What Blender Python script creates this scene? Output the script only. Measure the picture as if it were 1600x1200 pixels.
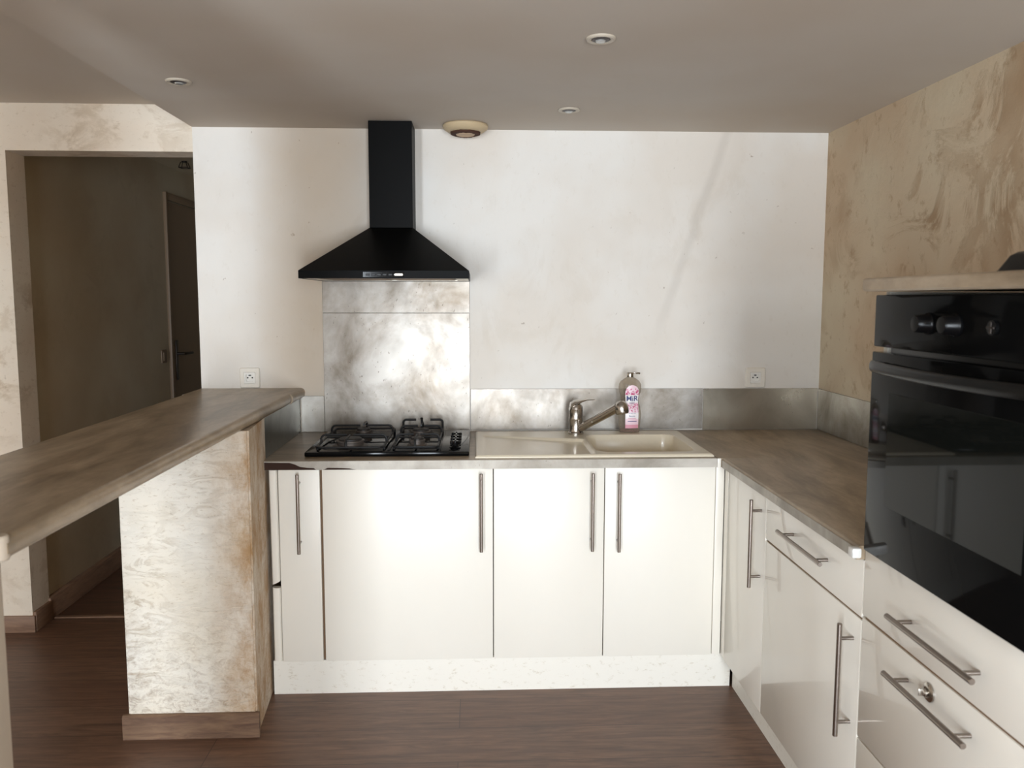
import bpy, bmesh, math, random
from mathutils import Vector, Matrix
random.seed(7)
PI = math.pi
S = bpy.context.scene
for o in list(bpy.data.objects): bpy.data.objects.remove(o)
C = S.collection

# ------------------------------------------------------------------ camera
H = 1.4087
yaw, pitch, roll = 0.0427, -0.102, 0.0011
cy, sy, cp, sp = math.cos(yaw), math.sin(yaw), math.cos(pitch), math.sin(pitch)
fw = Vector((sy*cp, cy*cp, sp)); rt0 = Vector((cy, -sy, 0)); up0 = rt0.cross(fw)
rt = rt0*math.cos(roll) + up0*math.sin(roll); up = up0*math.cos(roll) - rt0*math.sin(roll)
cd = bpy.data.cameras.new('camera'); cam = bpy.data.objects.new('camera', cd); C.objects.link(cam)
m = Matrix((rt, up, -fw)).transposed().to_4x4(); m.translation = Vector((0, 0, H)); cam.matrix_world = m
cd.sensor_width = 36; cd.lens = 36*1296.0/1600; cd.clip_start = 0.02
cd.dof.use_dof = True; cd.dof.focus_distance = 3.1; cd.dof.aperture_fstop = 5.6
S.camera = cam

# ------------------------------------------------------------------ world, daylight, exposure
w = bpy.data.worlds.new('sky'); S.world = w; w.use_nodes = True
w.node_tree.nodes['Background'].inputs[0].default_value = (0.75, 0.85, 1.0, 1)
w.node_tree.nodes['Background'].inputs[1].default_value = 0.6
S.view_settings.view_transform = 'Standard'; S.view_settings.look = 'None'
S.view_settings.exposure = -0.4; S.view_settings.gamma = 1.0; S.view_settings.use_curve_mapping = False
S.cycles.max_bounces = 10; S.cycles.diffuse_bounces = 6; S.cycles.glossy_bounces = 5
S.cycles.transmission_bounces = 8; S.cycles.transparent_max_bounces = 8
S.cycles.sample_clamp_indirect = 6; S.cycles.caustics_reflective = False; S.cycles.caustics_refractive = False
YR = -2.4                                    # the wall behind the camera, with its two French windows
WIN = [(-1.62, -1.05, 0.05, 1.95, 235, (0.84, 0.92, 1.0)), (0.08, 0.86, 0.05, 1.95, 300, (0.84, 0.92, 1.0))]
def daylight(x0, x1, z0, z1, power, col):
    ld = bpy.data.lights.new('window_daylight', 'AREA'); ld.shape = 'RECTANGLE'
    ld.size = x1-x0; ld.size_y = z1-z0; ld.energy = power; ld.color = col
    o = bpy.data.objects.new('window_daylight', ld); C.objects.link(o)
    o.location = ((x0+x1)/2, YR-0.16, (z0+z1)/2); o.rotation_euler = (PI/2, 0, 0); return o
for q in WIN: daylight(*q)

# ------------------------------------------------------------------ materials
def srgb(r, g, b):
    f = lambda c: (c/255/12.92) if c/255 <= .04045 else ((c/255+.055)/1.055)**2.4
    return (f(r), f(g), f(b), 1)
class NT:
    def __init__(s, name):
        s.m = bpy.data.materials.new(name); s.m.use_nodes = True; s.t = s.m.node_tree
        s.b = s.t.nodes['Principled BSDF']; s.geo = s.t.nodes.new('ShaderNodeNewGeometry')
    def n(s, typ, **kw):
        x = s.t.nodes.new(typ)
        for k, v in kw.items(): setattr(x, k, v)
        return x
    def l(s, a, b): s.t.links.new(a, b)
    def pos(s, scale=(1, 1, 1), rot=(0, 0, 0)):
        x = s.n('ShaderNodeMapping'); x.inputs['Scale'].default_value = scale; x.inputs['Rotation'].default_value = rot
        s.l(s.geo.outputs['Position'], x.inputs['Vector']); return x.outputs[0]
    def noise(s, vec, scale, detail=4, rough=.55, dist=0):
        x = s.n('ShaderNodeTexNoise'); x.inputs['Scale'].default_value = scale; x.inputs['Detail'].default_value = detail
        x.inputs['Roughness'].default_value = rough; x.inputs['Distortion'].default_value = dist
        s.l(vec, x.inputs['Vector']); return x.outputs['Fac']
    def ramp(s, fac, stops):
        x = s.n('ShaderNodeValToRGB'); r = x.color_ramp
        while len(r.elements) < len(stops): r.elements.new(.5)
        for e, (p, c) in zip(r.elements, stops):
            e.position = p; e.color = c if isinstance(c, tuple) else (c, c, c, 1)
        s.l(fac, x.inputs[0]); return x.outputs[0]
    def mix(s, fac, a, b, mode='MIX'):
        x = s.n('ShaderNodeMix', data_type='RGBA', blend_type=mode)
        for v, i in ((fac, 0), (a, 6), (b, 7)):
            if hasattr(v, 'links'): s.l(v, x.inputs[i])
            else: x.inputs[i].default_value = v
        return x.outputs[2]
    def math(s, op, a, b=0.0, c=0.0):
        x = s.n('ShaderNodeMath', operation=op)
        for v, i in ((a, 0), (b, 1), (c, 2)):
            if hasattr(v, 'links'): s.l(v, x.inputs[i])
            else: x.inputs[i].default_value = v
        return x.outputs[0]
    def bump(s, h, strength, dist=.002):
        x = s.n('ShaderNodeBump'); x.inputs['Strength'].default_value = strength; x.inputs['Distance'].default_value = dist
        s.l(h, x.inputs['Height']); s.l(x.outputs[0], s.b.inputs['Normal'])
    def set(s, **kw):
        for k, v in kw.items():
            k = k.replace('_', ' ')
            if hasattr(v, 'links'): s.l(v, s.b.inputs[k])
            else: s.b.inputs[k].default_value = v
        return s
def plain(name, col, rough=.5, metal=0, coat=0, **kw):
    t = NT(name); f = t.noise(t.pos(), 60, 2)
    c2 = tuple(x*.94 for x in col[:3]) + (1,)
    t.set(Base_Color=t.mix(f, col, c2), Roughness=rough, Metallic=metal)
    t.b.inputs['Coat Weight'].default_value = coat; t.b.inputs['Coat Roughness'].default_value = .06
    for k, v in kw.items(): t.b.inputs[k.replace('_', ' ')].default_value = v
    return t.m
def plaster(name, base, warm, mark, streak=(1, 1, 1), rot=(0, 0, 0), amount=.45, speck=.0, rough=.75, bump=.25, stain_shade=False, big=2.2, mk=5.5, grime_shade=0, dist=.6, mask=(.47, .62), edge=(.50, .60)):
    t = NT(name)
    c = t.mix(t.ramp(t.noise(t.pos(), big, 3, .5), [(.38, 0), (.62, 1)]), base, warm)
    p = t.pos(streak, rot)
    big = t.ramp(t.noise(t.pos(), 1.7, 3, .6), [(mask[0], 0), (mask[1], 1)])
    d = t.ramp(t.noise(p, mk, 9, .68, dist), [(edge[0], 0), (edge[1], 1)])
    k = t.math('MULTIPLY', t.math('MULTIPLY', d, big), amount)
    c = t.mix(k, c, mark)
    f2 = t.ramp(t.noise(p, mk*6, 6, .7), [(.57, 0), (.66, 1)])
    c = t.mix(t.math('MULTIPLY', f2, amount*.55), c, mark)
    if speck:
        dd = t.ramp(t.noise(t.pos((1, 1, .8)), 38, 3, .55), [(.735, 0), (.77, 1)])
        c = t.mix(t.math('MULTIPLY', dd, speck), c, srgb(130, 108, 84))
    if stain_shade:
        # the faint grey run that falls diagonally down the white wall
        sx = t.n('ShaderNodeSeparateXYZ'); t.l(t.geo.outputs['Position'], sx.inputs[0])
        wob = t.math('MULTIPLY', t.math('SUBTRACT', t.noise(t.pos(), 9, 4), .5), .035)
        u = t.math('SUBTRACT', sx.outputs[0], t.math('ADD', .81, t.math('MULTIPLY', t.math('SUBTRACT', sx.outputs[2], 1.40), .333)))
        u = t.math('ABSOLUTE', t.math('ADD', u, wob))
        k1 = t.ramp(u, [(.008, 1), (.030, 0)])
        zz = t.ramp(sx.outputs[2], [(1.25, 0), (1.27, 1)])
        zt = t.n('ShaderNodeMapRange'); zt.inputs['From Min'].default_value = 1.2; zt.inputs['From Max'].default_value = 1.45; t.l(sx.outputs[2], zt.inputs[0])
        xr = t.n('ShaderNodeMapRange'); xr.inputs['From Min'].default_value = .6; xr.inputs['From Max'].default_value = .7; t.l(sx.outputs[0], xr.inputs[0])
        c = t.mix(t.math('MULTIPLY', t.math('MULTIPLY', k1, .17), t.math('MULTIPLY', zt.outputs[0], xr.outputs[0])), c, srgb(150, 140, 128))
        # tan upright band by the hood: grime, with the post's shadow painted in
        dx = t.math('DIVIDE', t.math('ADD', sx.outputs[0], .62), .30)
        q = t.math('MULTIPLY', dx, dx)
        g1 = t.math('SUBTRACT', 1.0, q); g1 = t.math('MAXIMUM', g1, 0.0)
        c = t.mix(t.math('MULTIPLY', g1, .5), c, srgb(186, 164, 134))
    if grime_shade:
        sz = t.n('ShaderNodeSeparateXYZ'); t.l(t.geo.outputs['Position'], sz.inputs[0])
        mr = t.n('ShaderNodeMapRange'); mr.inputs['From Min'].default_value = .5; mr.inputs['From Max'].default_value = .06; t.l(sz.outputs[2], mr.inputs[0])
        ng = t.ramp(t.noise(t.pos((1, 1, 1.5)), 34, 9, .75, .8), [(.47, 0), (.66, 1)])
        c = t.mix(t.math('MULTIPLY', t.math('MULTIPLY', mr.outputs[0], ng), grime_shade), c, srgb(120, 88, 55))
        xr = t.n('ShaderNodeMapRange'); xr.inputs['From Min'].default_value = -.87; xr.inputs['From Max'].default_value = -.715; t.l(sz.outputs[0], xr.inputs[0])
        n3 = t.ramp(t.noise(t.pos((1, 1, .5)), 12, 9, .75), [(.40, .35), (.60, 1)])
        c = t.mix(t.math('MULTIPLY', t.math('MULTIPLY', xr.outputs[0], n3), min(1, grime_shade*1.5)), c, srgb(164, 126, 80))  # tan towards the pier's right: dirt plus the post's shade, put into the colour
    t.set(Base_Color=c, Roughness=rough)
    t.bump(t.math('ADD', t.noise(p, 22, 8, .7), t.math('MULTIPLY', d, .5)), bump, .004)
    return t.m
M = {}
M['white_wall'] = plaster('white_plaster', srgb(228, 225, 219), srgb(221, 214, 204), srgb(190, 176, 155), (1, 1, .6), amount=.18, speck=.55, bump=.10, stain_shade=True)
M['patina'] = plaster('beige_patina_plaster', srgb(232, 222, 206), srgb(224, 209, 190), srgb(180, 158, 130), (1, 1, 1.6), amount=.6, bump=.3, speck=.3)
M['pier'] = plaster('worn_patina_plaster', srgb(226, 221, 210), srgb(218, 209, 192), srgb(150, 126, 94), (.8, .8, 2.0), (0, .45, 0), amount=.75, bump=.5, grime_shade=.65, mk=11, big=3, dist=2.0)
M['right_patina'] = plaster('ochre_patina_plaster', srgb(204, 190, 164), srgb(196, 174, 146), srgb(150, 120, 86), (1, 1, .9), (.6, 0, 0), amount=.8, bump=.4, speck=.4, mk=3.2, dist=1.5, mask=(.40, .58), edge=(.49, .57))
M['ceiling'] = plaster('ceiling_paint', srgb(200, 193, 184), srgb(192, 181, 168), srgb(190, 175, 155), amount=.10, bump=.04, rough=.85, big=1)
M['corridor'] = plaster('corridor_paint', srgb(196, 184, 160), srgb(188, 172, 146), srgb(120, 100, 75), amount=.12, bump=.05)
M['post'] = plain('post_paint', srgb(188, 176, 160), .6)

def gloss_white(name, rg, coat, cr):
    t = NT(name)
    c = t.mix(t.noise(t.pos((1, 1, .4)), 3, 4), srgb(236, 232, 222), srgb(228, 222, 210))
    v = t.ramp(t.noise(t.pos(), 40, 6, .8), [(.69, 0), (.74, 1)])
    c = t.mix(t.math('MULTIPLY', v, .25), c, srgb(170, 150, 120))
    t.set(Base_Color=c, Roughness=rg)
    t.b.inputs['Coat Weight'].default_value = coat; t.b.inputs['Coat Roughness'].default_value = cr
    t.bump(t.noise(t.pos(), 3, 2), .05, .004)
    return t.m
M['gloss'] = gloss_white('white_gloss_laminate', .35, .5, .05)
M['satin'] = gloss_white('white_satin_laminate', .42, .25, .38)
def plinth_mat():
    t = NT('dirty_white_plinth')
    c = t.mix(t.ramp(t.noise(t.pos((.7, 1, 1.3)), 40, 9, .75), [(.56, 0), (.72, 1)]), srgb(232, 228, 218), srgb(190, 178, 156))
    t.set(Base_Color=c, Roughness=.4); t.bump(t.noise(t.pos(), 30, 5), .1); return t.m
M['plinth'] = plinth_mat()
M['carcass'] = plain('carcass_white', srgb(214, 208, 196), .6)
M['gap'] = plain('aged_edge_brown', srgb(120, 92, 66), .7)
def steel_panel(name, a, b, r0, r1, specks=.6, bs=.25):
    t = NT(name)
    n1 = t.noise(t.pos((1, 1, .8)), 4.5, 8, .62, .4)
    c = t.mix(t.ramp(n1, [(.35, 0), (.65, 1)]), a, b)
    sp_ = t.ramp(t.noise(t.pos((1, 1, .6)), 85, 3, .6), [(.68, 0), (.71, 1)])
    c = t.mix(t.math('MULTIPLY', sp_, specks), c, srgb(80, 70, 60))
    mr = t.n('ShaderNodeMapRange'); mr.inputs['To Min'].default_value = r0; mr.inputs['To Max'].default_value = r1
    mr.inputs['From Min'].default_value = .3; mr.inputs['From Max'].default_value = .7; t.l(t.noise(t.pos(), 4, 6, .7), mr.inputs[0])
    t.set(Base_Color=c, Roughness=mr.outputs[0], Metallic=.85); t.bump(t.noise(t.pos(), 5, 5, .5), bs, .008)
    return t.m
M['leaf'] = steel_panel('mottled_metal_leaf', srgb(166, 161, 154), srgb(112, 102, 90), .36, .52, .6, .22)
M['dull_steel'] = steel_panel('smooth_steel', srgb(190, 184, 170), srgb(166, 158, 142), .22, .38, .1, .06)
M['side_steel'] = steel_panel('side_steel', srgb(128, 129, 122), srgb(104, 105, 98), .25, .4, .1, .08)
M['edge_metal'] = steel_panel('grey_edge_band', srgb(176, 170, 160), srgb(132, 124, 112), .4, .6, .4, .2)
M['edge_metal'].node_tree.nodes['Principled BSDF'].inputs['Metallic'].default_value = .3
def laminate(name, scale):
    t = NT(name)
    n1 = t.noise(t.pos(scale), 5, 8, .62, .8)
    c = t.ramp(n1, [(.28, srgb(112, 97, 75)), (.45, srgb(148, 130, 106)), (.58, srgb(168, 150, 126)), (.75, srgb(186, 170, 148))])
    n2 = t.noise(t.pos(tuple(x*3 for x in scale)), 14, 5, .6)
    c = t.mix(t.math('MULTIPLY', t.ramp(n2, [(.4, 0), (.7, 1)]), .25), c, srgb(88, 74, 58))
    t.set(Base_Color=c, Roughness=.34); t.bump(n2, .04, .001); return t.m
M['lam_y'] = laminate('stone_grey_laminate_lengthwise', (1.8, .45, 1))
M['lam_x'] = laminate('stone_grey_laminate', (.45, 1.8, 1))
M['chip'] = plain('exposed_chipboard', srgb(48, 28, 19), .95)
def planks():
    t = NT('brown_wood_laminate_floor')
    br = t.n('ShaderNodeTexBrick'); t.l(t.pos(), br.inputs['Vector'])
    mp = t.n('ShaderNodeMapping'); mp.inputs['Location'].default_value = (.061, -.0050, 0); t.l(t.geo.outputs['Position'], mp.inputs['Vector']); t.l(mp.outputs[0], br.inputs['Vector'])
    for k, v in dict(Scale=1.0, Mortar_Size=.0015, Brick_Width=2.1, Row_Height=.2005, Mortar_Smooth=.1).items(): br.inputs[k.replace('_', ' ')].default_value = v
    br.offset = .37
    br.inputs['Color1'].default_value = srgb(118, 88, 70); br.inputs['Color2'].default_value = srgb(109, 79, 62); br.inputs['Mortar'].default_value = srgb(64, 48, 40)
    g1 = t.noise(t.pos((.9, 9, 1)), 5, 9, .68, 1.2)
    c = t.mix(t.ramp(g1, [(.35, .85), (.62, 0.0)]), br.outputs['Color'], srgb(76, 54, 41))
    wv = t.n('ShaderNodeTexWave', wave_type='RINGS'); wv.inputs['Scale'].default_value = 1.3; wv.inputs['Distortion'].default_value = 9; wv.inputs['Detail'].default_value = 3
    t.l(t.pos((.5, 5, 1)), wv.inputs['Vector'])
    c = t.mix(t.math('MULTIPLY', t.ramp(wv.outputs['Fac'], [(.0, 1), (.25, 0)]), .22), c, srgb(70, 50, 40))
    t.set(Base_Color=c, Roughness=.42); t.bump(g1, .12, .001); return t.m
M['floor'] = planks()
def wood(name, a, b):
    t = NT(name); g1 = t.noise(t.pos((2, 2, 14)), 4, 7, .65, .6)
    t.set(Base_Color=t.mix(t.ramp(g1, [(.35, 0), (.65, 1)]), a, b), Roughness=.55); return t.m
M['skirt'] = wood('skirting_wood', srgb(118, 90, 72), srgb(142, 112, 90))
M['skirt_dirty'] = wood('worn_skirting_wood', srgb(88, 64, 50), srgb(122, 96, 74))
M['hood'] = plain('black_hood_paint', srgb(9, 9, 9), .45, IOR=1.15)
M['black_gloss'] = plain('black_enamel', srgb(10, 10, 11), .1, IOR=1.22)
M['black_matt'] = plain('black_cast_iron', srgb(16, 16, 17), .5)
M['black_plastic'] = plain('black_plastic', srgb(12, 12, 12), .3, IOR=1.3)
M['knob_black'] = plain('satin_black_knob', srgb(10, 10, 11), .25, IOR=1.25)
M['spot_ring'] = plain('cream_spot_ring', srgb(196, 186, 170), .4)
M['bracket'] = plain('grey_white_bracket', srgb(215, 213, 208), .3)
M['burner'] = plain('grey_burner_alloy', srgb(104, 96, 90), .5, .5)
M['cap'] = plain('dark_burner_cap', srgb(40, 36, 34), .5)
M['chrome'] = plain('brushed_nickel', srgb(190, 184, 176), .22, 1)
M['handle'] = plain('brushed_steel_handle', srgb(150, 140, 132), .30, 1)
M['sink'] = plain('cream_composite_sink', srgb(226, 215, 192), .3, 0, .3)
M['cream'] = plain('cream_plastic', srgb(236, 231, 220), .35)
M['white_plastic'] = plain('white_plastic', srgb(240, 238, 232), .3)
M['hole'] = plain('dark_hole', srgb(22, 16, 12), .9)
M['grease'] = plain('brown_greasy_grime', srgb(70, 42, 28), .85)
M['vent_face'] = plain('stained_vent_plastic', srgb(198, 178, 144), .6)
M['dirty_disc'] = plain('greasy_vent_disc', srgb(196, 170, 142), .6)
M['filter'] = plain('aluminium_filter', srgb(110, 92, 74), .5, .6)
M['hood_trim'] = plain('hood_underside_trim', srgb(210, 204, 190), .3, .5)
M['oven_glass'] = plain('black_oven_glass', srgb(14, 14, 14), .06, IOR=1.09)
M['oven_window'] = plain('dark_tinted_window', srgb(20, 22, 20), .04, IOR=1.22)
M['door_paint'] = plain('corridor_door_paint', srgb(130, 108, 86), .5)
M['dark_metal'] = plain('dark_door_metal', srgb(60, 54, 50), .4, .8)
M['frame_paint'] = plain('white_window_paint', srgb(220, 216, 208), .4)
M['lamp_glass'] = plain('spot_bulb', srgb(196, 198, 196), .15, .5)
M['lamp_dark'] = plain('spot_recess', srgb(60, 52, 52), .4, .4)
M['pink'] = None
def bottle_mat(name, col, rough, alpha):
    t = NT(name); tr = t.n('ShaderNodeBsdfTransparent'); tr.inputs[0].default_value = (.86, .83, .78, 1)
    gl = t.n('ShaderNodeBsdfPrincipled'); gl.inputs['Base Color'].default_value = col; gl.inputs['Roughness'].default_value = rough
    mx = t.n('ShaderNodeMixShader'); lw = t.n('ShaderNodeLayerWeight'); lw.inputs[0].default_value = .35
    f = t.math('ADD', t.math('MULTIPLY', lw.outputs['Facing'], .55), alpha)
    t.l(f, mx.inputs[0]); t.l(tr.outputs[0], mx.inputs[1]); t.l(gl.outputs[0], mx.inputs[2])
    t.l(mx.outputs[0], t.t.nodes['Material Output'].inputs['Surface']); return t.m
M['bottle'] = bottle_mat('clear_bottle_plastic', srgb(176, 164, 148), .12, .22)
M['liquid'] = bottle_mat('pale_liquid', srgb(150, 110, 110), .1, .5)
def label_mat():
    t = NT('pink_bottle_label')
    n1 = t.noise(t.pos(), 130, 3, .6)
    sz = t.n('ShaderNodeSeparateXYZ'); t.l(t.geo.outputs['Position'], sz.inputs[0])
    z = sz.outputs[2]
    def band(z0, z1):
        a = t.math('GREATER_THAN', z, z0); b = t.math('LESS_THAN', z, z1); return t.math('MULTIPLY', a, b)
    c = t.mix(t.ramp(n1, [(.52, 0), (.56, 1)]), srgb(238, 214, 222), srgb(196, 70, 120))
    fl = t.math('ADD', band(1.018, 1.045), band(.948, .984))
    c = t.mix(fl, srgb(236, 206, 214), c)
    c = t.mix(band(.986, 1.018), c, srgb(244, 240, 240))
    c = t.mix(band(.920, .946), c, srgb(240, 232, 232))
    c = t.mix(band(.876, .896), c, srgb(222, 156, 172))
    t.set(Base_Color=c, Roughness=.35); return t.m
M['label'] = label_mat()
M['ink'] = plain('navy_ink', srgb(34, 44, 110), .4)
M['pink'] = plain('pink_ink', srgb(205, 110, 140), .4)

# ------------------------------------------------------------------ mesh helpers
class MB:
    def __init__(s): s.bm = bmesh.new()
    def box(s, x0, x1, y0, y1, z0, z1, bev=0, seg=2):
        b = bmesh.new(); bmesh.ops.create_cube(b, size=1)
        for v in b.verts: v.co = Vector(((x0+x1)/2 + v.co.x*(x1-x0), (y0+y1)/2 + v.co.y*(y1-y0), (z0+z1)/2 + v.co.z*(z1-z0)))
        if bev: bmesh.ops.bevel(b, geom=list(b.edges), offset=bev, segments=seg, affect='EDGES', profile=.5)
        return s.add(b)
    def add(s, b):
        me = bpy.data.meshes.new('t'); b.to_mesh(me); b.free(); s.bm.from_mesh(me); bpy.data.meshes.remove(me); return s
    def prism(s, pts, axis, a, b_):
        """polygon in the two other axes, extruded along axis from a to b_"""
        b = bmesh.new(); ix = 'xyz'.index(axis); oth = [i for i in range(3) if i != ix]
        def mk(val):
            out = []
            for p in pts:
                c = [0, 0, 0]; c[ix] = val; c[oth[0]] = p[0]; c[oth[1]] = p[1]; out.append(b.verts.new(c))
            return out
        A = mk(a); B = mk(b_); n = len(pts)
        b.faces.new(A); b.faces.new(B[::-1])
        for i in range(n): b.faces.new((A[i], B[i], B[(i+1) % n], A[(i+1) % n]))
        bmesh.ops.recalc_face_normals(b, faces=b.faces); return s.add(b)
    def hexa(s, bot, top):
        b = bmesh.new(); A = [b.verts.new(p) for p in bot]; B = [b.verts.new(p) for p in top]; n = len(A)
        b.faces.new(A); b.faces.new(B[::-1])
        for i in range(n): b.faces.new((A[i], B[i], B[(i+1) % n], A[(i+1) % n]))
        bmesh.ops.recalc_face_normals(b, faces=b.faces); return s.add(b)
    def lathe(s, prof, center, axis=(0, 0, 1), n=32, sx=1, sy=1, cap=True):
        b = bmesh.new(); q = Vector((0, 0, 1)).rotation_difference(Vector(axis)); c = Vector(center); rings = []
        for r, z in prof:
            if r < 1e-6: rings.append([b.verts.new(c + q @ Vector((0, 0, z)))])
            else: rings.append([b.verts.new(c + q @ Vector((r*sx*math.cos(2*PI*k/n), r*sy*math.sin(2*PI*k/n), z))) for k in range(n)])
        for A, B in zip(rings, rings[1:]):
            for k in range(n):
                k2 = (k+1) % n
                if len(A) == 1 and len(B) == 1: break
                if len(A) == 1: b.faces.new((A[0], B[k2], B[k]))
                elif len(B) == 1: b.faces.new((A[k], A[k2], B[0]))
                else: b.faces.new((A[k], A[k2], B[k2], B[k]))
        if cap:
            for R in (rings[0], rings[-1]):
                if len(R) > 1: b.faces.new(R)
        bmesh.ops.recalc_face_normals(b, faces=b.faces); return s.add(b)
    def tube(s, pts, r, n=12, rr=None):
        b = bmesh.new(); P = [Vector(p) for p in pts]; rings = []; ref = None
        for i, p in enumerate(P):
            d = (P[min(i+1, len(P)-1)] - P[max(i-1, 0)]).normalized()
            if ref is None:
                ref = Vector((0, 0, 1)) if abs(d.z) < .9 else Vector((1, 0, 0))
            u = (ref - d*ref.dot(d)).normalized(); v = d.cross(u); ref = u
            R = rr[i] if rr else r
            rings.append([b.verts.new(p + (u*math.cos(2*PI*k/n) + v*math.sin(2*PI*k/n))*R) for k in range(n)])
        for A, B in zip(rings, rings[1:]):
            for k in range(n): b.faces.new((A[k], A[(k+1) % n], B[(k+1) % n], B[k]))
        b.faces.new(rings[0]); b.faces.new(rings[-1])
        bmesh.ops.recalc_face_normals(b, faces=b.faces); return s.add(b)
    def build(s, name, mat, parent=None, loc=None, smooth=True):
        """vertices are written in room coordinates; the object's origin goes to loc"""
        o_w = Vector(parent['_o']) if parent is not None else Vector(loc or (0, 0, 0))
        me = bpy.data.meshes.new(name); bmesh.ops.translate(s.bm, verts=s.bm.verts, vec=-o_w); s.bm.to_mesh(me); s.bm.free()
        me.materials.append(M[mat]); o = bpy.data.objects.new(name, me); C.objects.link(o)
        if parent is not None: o.parent = parent
        else: o.location = o_w
        o['_o'] = tuple(o_w)
        if smooth:
            for p in me.polygons: p.use_smooth = True
            try: me.set_sharp_from_angle(angle=math.radians(32))
            except Exception: pass
        return o
def thing(name, label, cat, loc, group=None):
    o = bpy.data.objects.new(name, None); C.objects.link(o); o.location = loc; o.empty_display_size = .05
    o['label'] = label; o['category'] = cat; o['_o'] = tuple(loc)
    if group: o['group'] = group
    return o
def tag(o, label, cat, group=None):
    o['label'] = label; o['category'] = cat
    if group: o['group'] = group
    return o
def struct(o, label=None):
    o['kind'] = 'structure'
    if label: o['label'] = label
    return o
def arc(cx, cy_, r, a0, a1, n):
    return [(cx + r*math.cos(math.radians(a0 + (a1-a0)*i/n)), cy_ + r*math.sin(math.radians(a0 + (a1-a0)*i/n))) for i in range(n+1)]

# ------------------------------------------------------------------ room shell
D = 3.484; XL = -1.144; XR = 1.4677; ZC = 2.098; ZC2 = 2.185; XFAR = -3.3
struct(MB().box(XFAR, XR+.15, YR-.15, 6.3, -.1, 0).build('floor', 'floor'), 'brown wood laminate floor')
struct(MB().box(XL, XR+.15, YR-.15, D+.14, ZC, ZC+.25).build('ceiling', 'ceiling'), 'lowered beige-grey kitchen ceiling')
struct(MB().box(XFAR, XL, YR-.15, D+.14, ZC2, ZC2+.16).build('ceiling', 'ceiling'), 'higher ceiling left of the lowered kitchen ceiling')
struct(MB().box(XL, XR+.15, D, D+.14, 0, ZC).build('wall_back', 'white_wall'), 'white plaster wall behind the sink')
wl = MB().box(-1.885, XL, D, D+.14, 2.0, ZC2).box(XFAR, -1.885, D, D+.14, 0, ZC2)
struct(wl.build('wall_back_left', 'patina'), 'beige patina wall around the corridor opening')
struct(MB().box(XR, XR+.15, YR-.15, D, 0, ZC).build('wall_right', 'right_patina'), 'ochre patina wall on the right')
struct(MB().box(XFAR-.15, XFAR, YR-.15, D+.14, 0, ZC2).build('wall_left', 'patina'))
# wall behind the camera with the two window openings
rw = MB(); xs = XFAR
for (x0, x1, z0, z1, *_r) in WIN:
    rw.box(xs, x0, YR-.15, YR, 0, ZC2); rw.box(x0, x1, YR-.15, YR, 0, z0); rw.box(x0, x1, YR-.15, YR, z1, ZC2); xs = x1
rw.box(xs, XR, YR-.15, YR, 0, ZC2)
struct(rw.build('wall_front', 'white_wall'))
for i, (x0, x1, z0, z1, *_r) in enumerate(WIN):
    f = MB().box(x0, x0+.05, YR-.09, YR-.03, z0, z1, .004).box(x1-.05, x1, YR-.09, YR-.03, z0, z1, .004)
    f.box(x0, x1, YR-.09, YR-.03, z1-.05, z1, .004).box(x0, x1, YR-.09, YR-.03, z0, z0+.06, .004)
    struct(f.build('window_%d' % (i+1), 'frame_paint', loc=((x0+x1)/2, YR-.06, z0)))
# corridor
struct(MB().box(-2.05, -1.90, D+.14, 6.3, 0, 2.3).build('wall_corridor_left', 'corridor'))
struct(MB().box(XL+.10, XL+.25, D+.14, 6.3, 0, 2.3).build('wall_corridor_right', 'corridor'))
struct(MB().box(-2.05, XL+.25, 6.3, 6.45, 0, 2.3).build('wall_corridor_end', 'corridor'))
struct(MB().box(-2.05, XL+.25, D+.14, 6.3, 2.22, 2.35).build('ceiling', 'corridor'), 'dark corridor ceiling')
# foreground post carrying the end of the bar
struct(MB().box(-1.03, -.745, 1.06, 1.298, 0, ZC, .004).build('wall_post', 'post'), 'pale square post at the near end of the bar')
# masonry pier under the bar
pb = [(-1.122, 2.594), (-.713, 2.594), (-.737, 2.88), (-.742, D), (-1.122, D)]
pm = MB().prism(pb, 'z', 0, .998)
bmesh.ops.bevel(pm.bm, geom=[e for e in pm.bm.edges if abs(e.verts[0].co.z-e.verts[1].co.z) > .5], offset=.006, segments=2, affect='EDGES')
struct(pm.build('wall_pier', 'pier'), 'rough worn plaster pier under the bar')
sk = MB().prism([(2.580, 0), (2.594, 0), (2.594, .081), (2.586, .080), (2.580, .074)], 'x', -1.137, -.704)
struct(sk.build('baseboard_pier', 'skirt_dirty'), 'wooden baseboard on the front of the pier')
# left baseboards
struct(MB().box(XFAR, -1.872, D-.012, D, 0, .072, .002).build('baseboard_left', 'skirt'), 'wooden baseboard left of the corridor opening')
struct(MB().box(-1.885, -1.870, D, D+.14, 0, .086, .002).box(-1.90, -1.874, D+.13, 6.3, 0, .098, .002).build('baseboard_corridor', 'skirt'), 'dark wooden baseboard along the corridor wall')
struct(MB().box(-1.872, XL, 3.628, 3.655, 0, .006, .002).build('trim_1', 'skirt'), 'thin threshold strip in the corridor opening')
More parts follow.
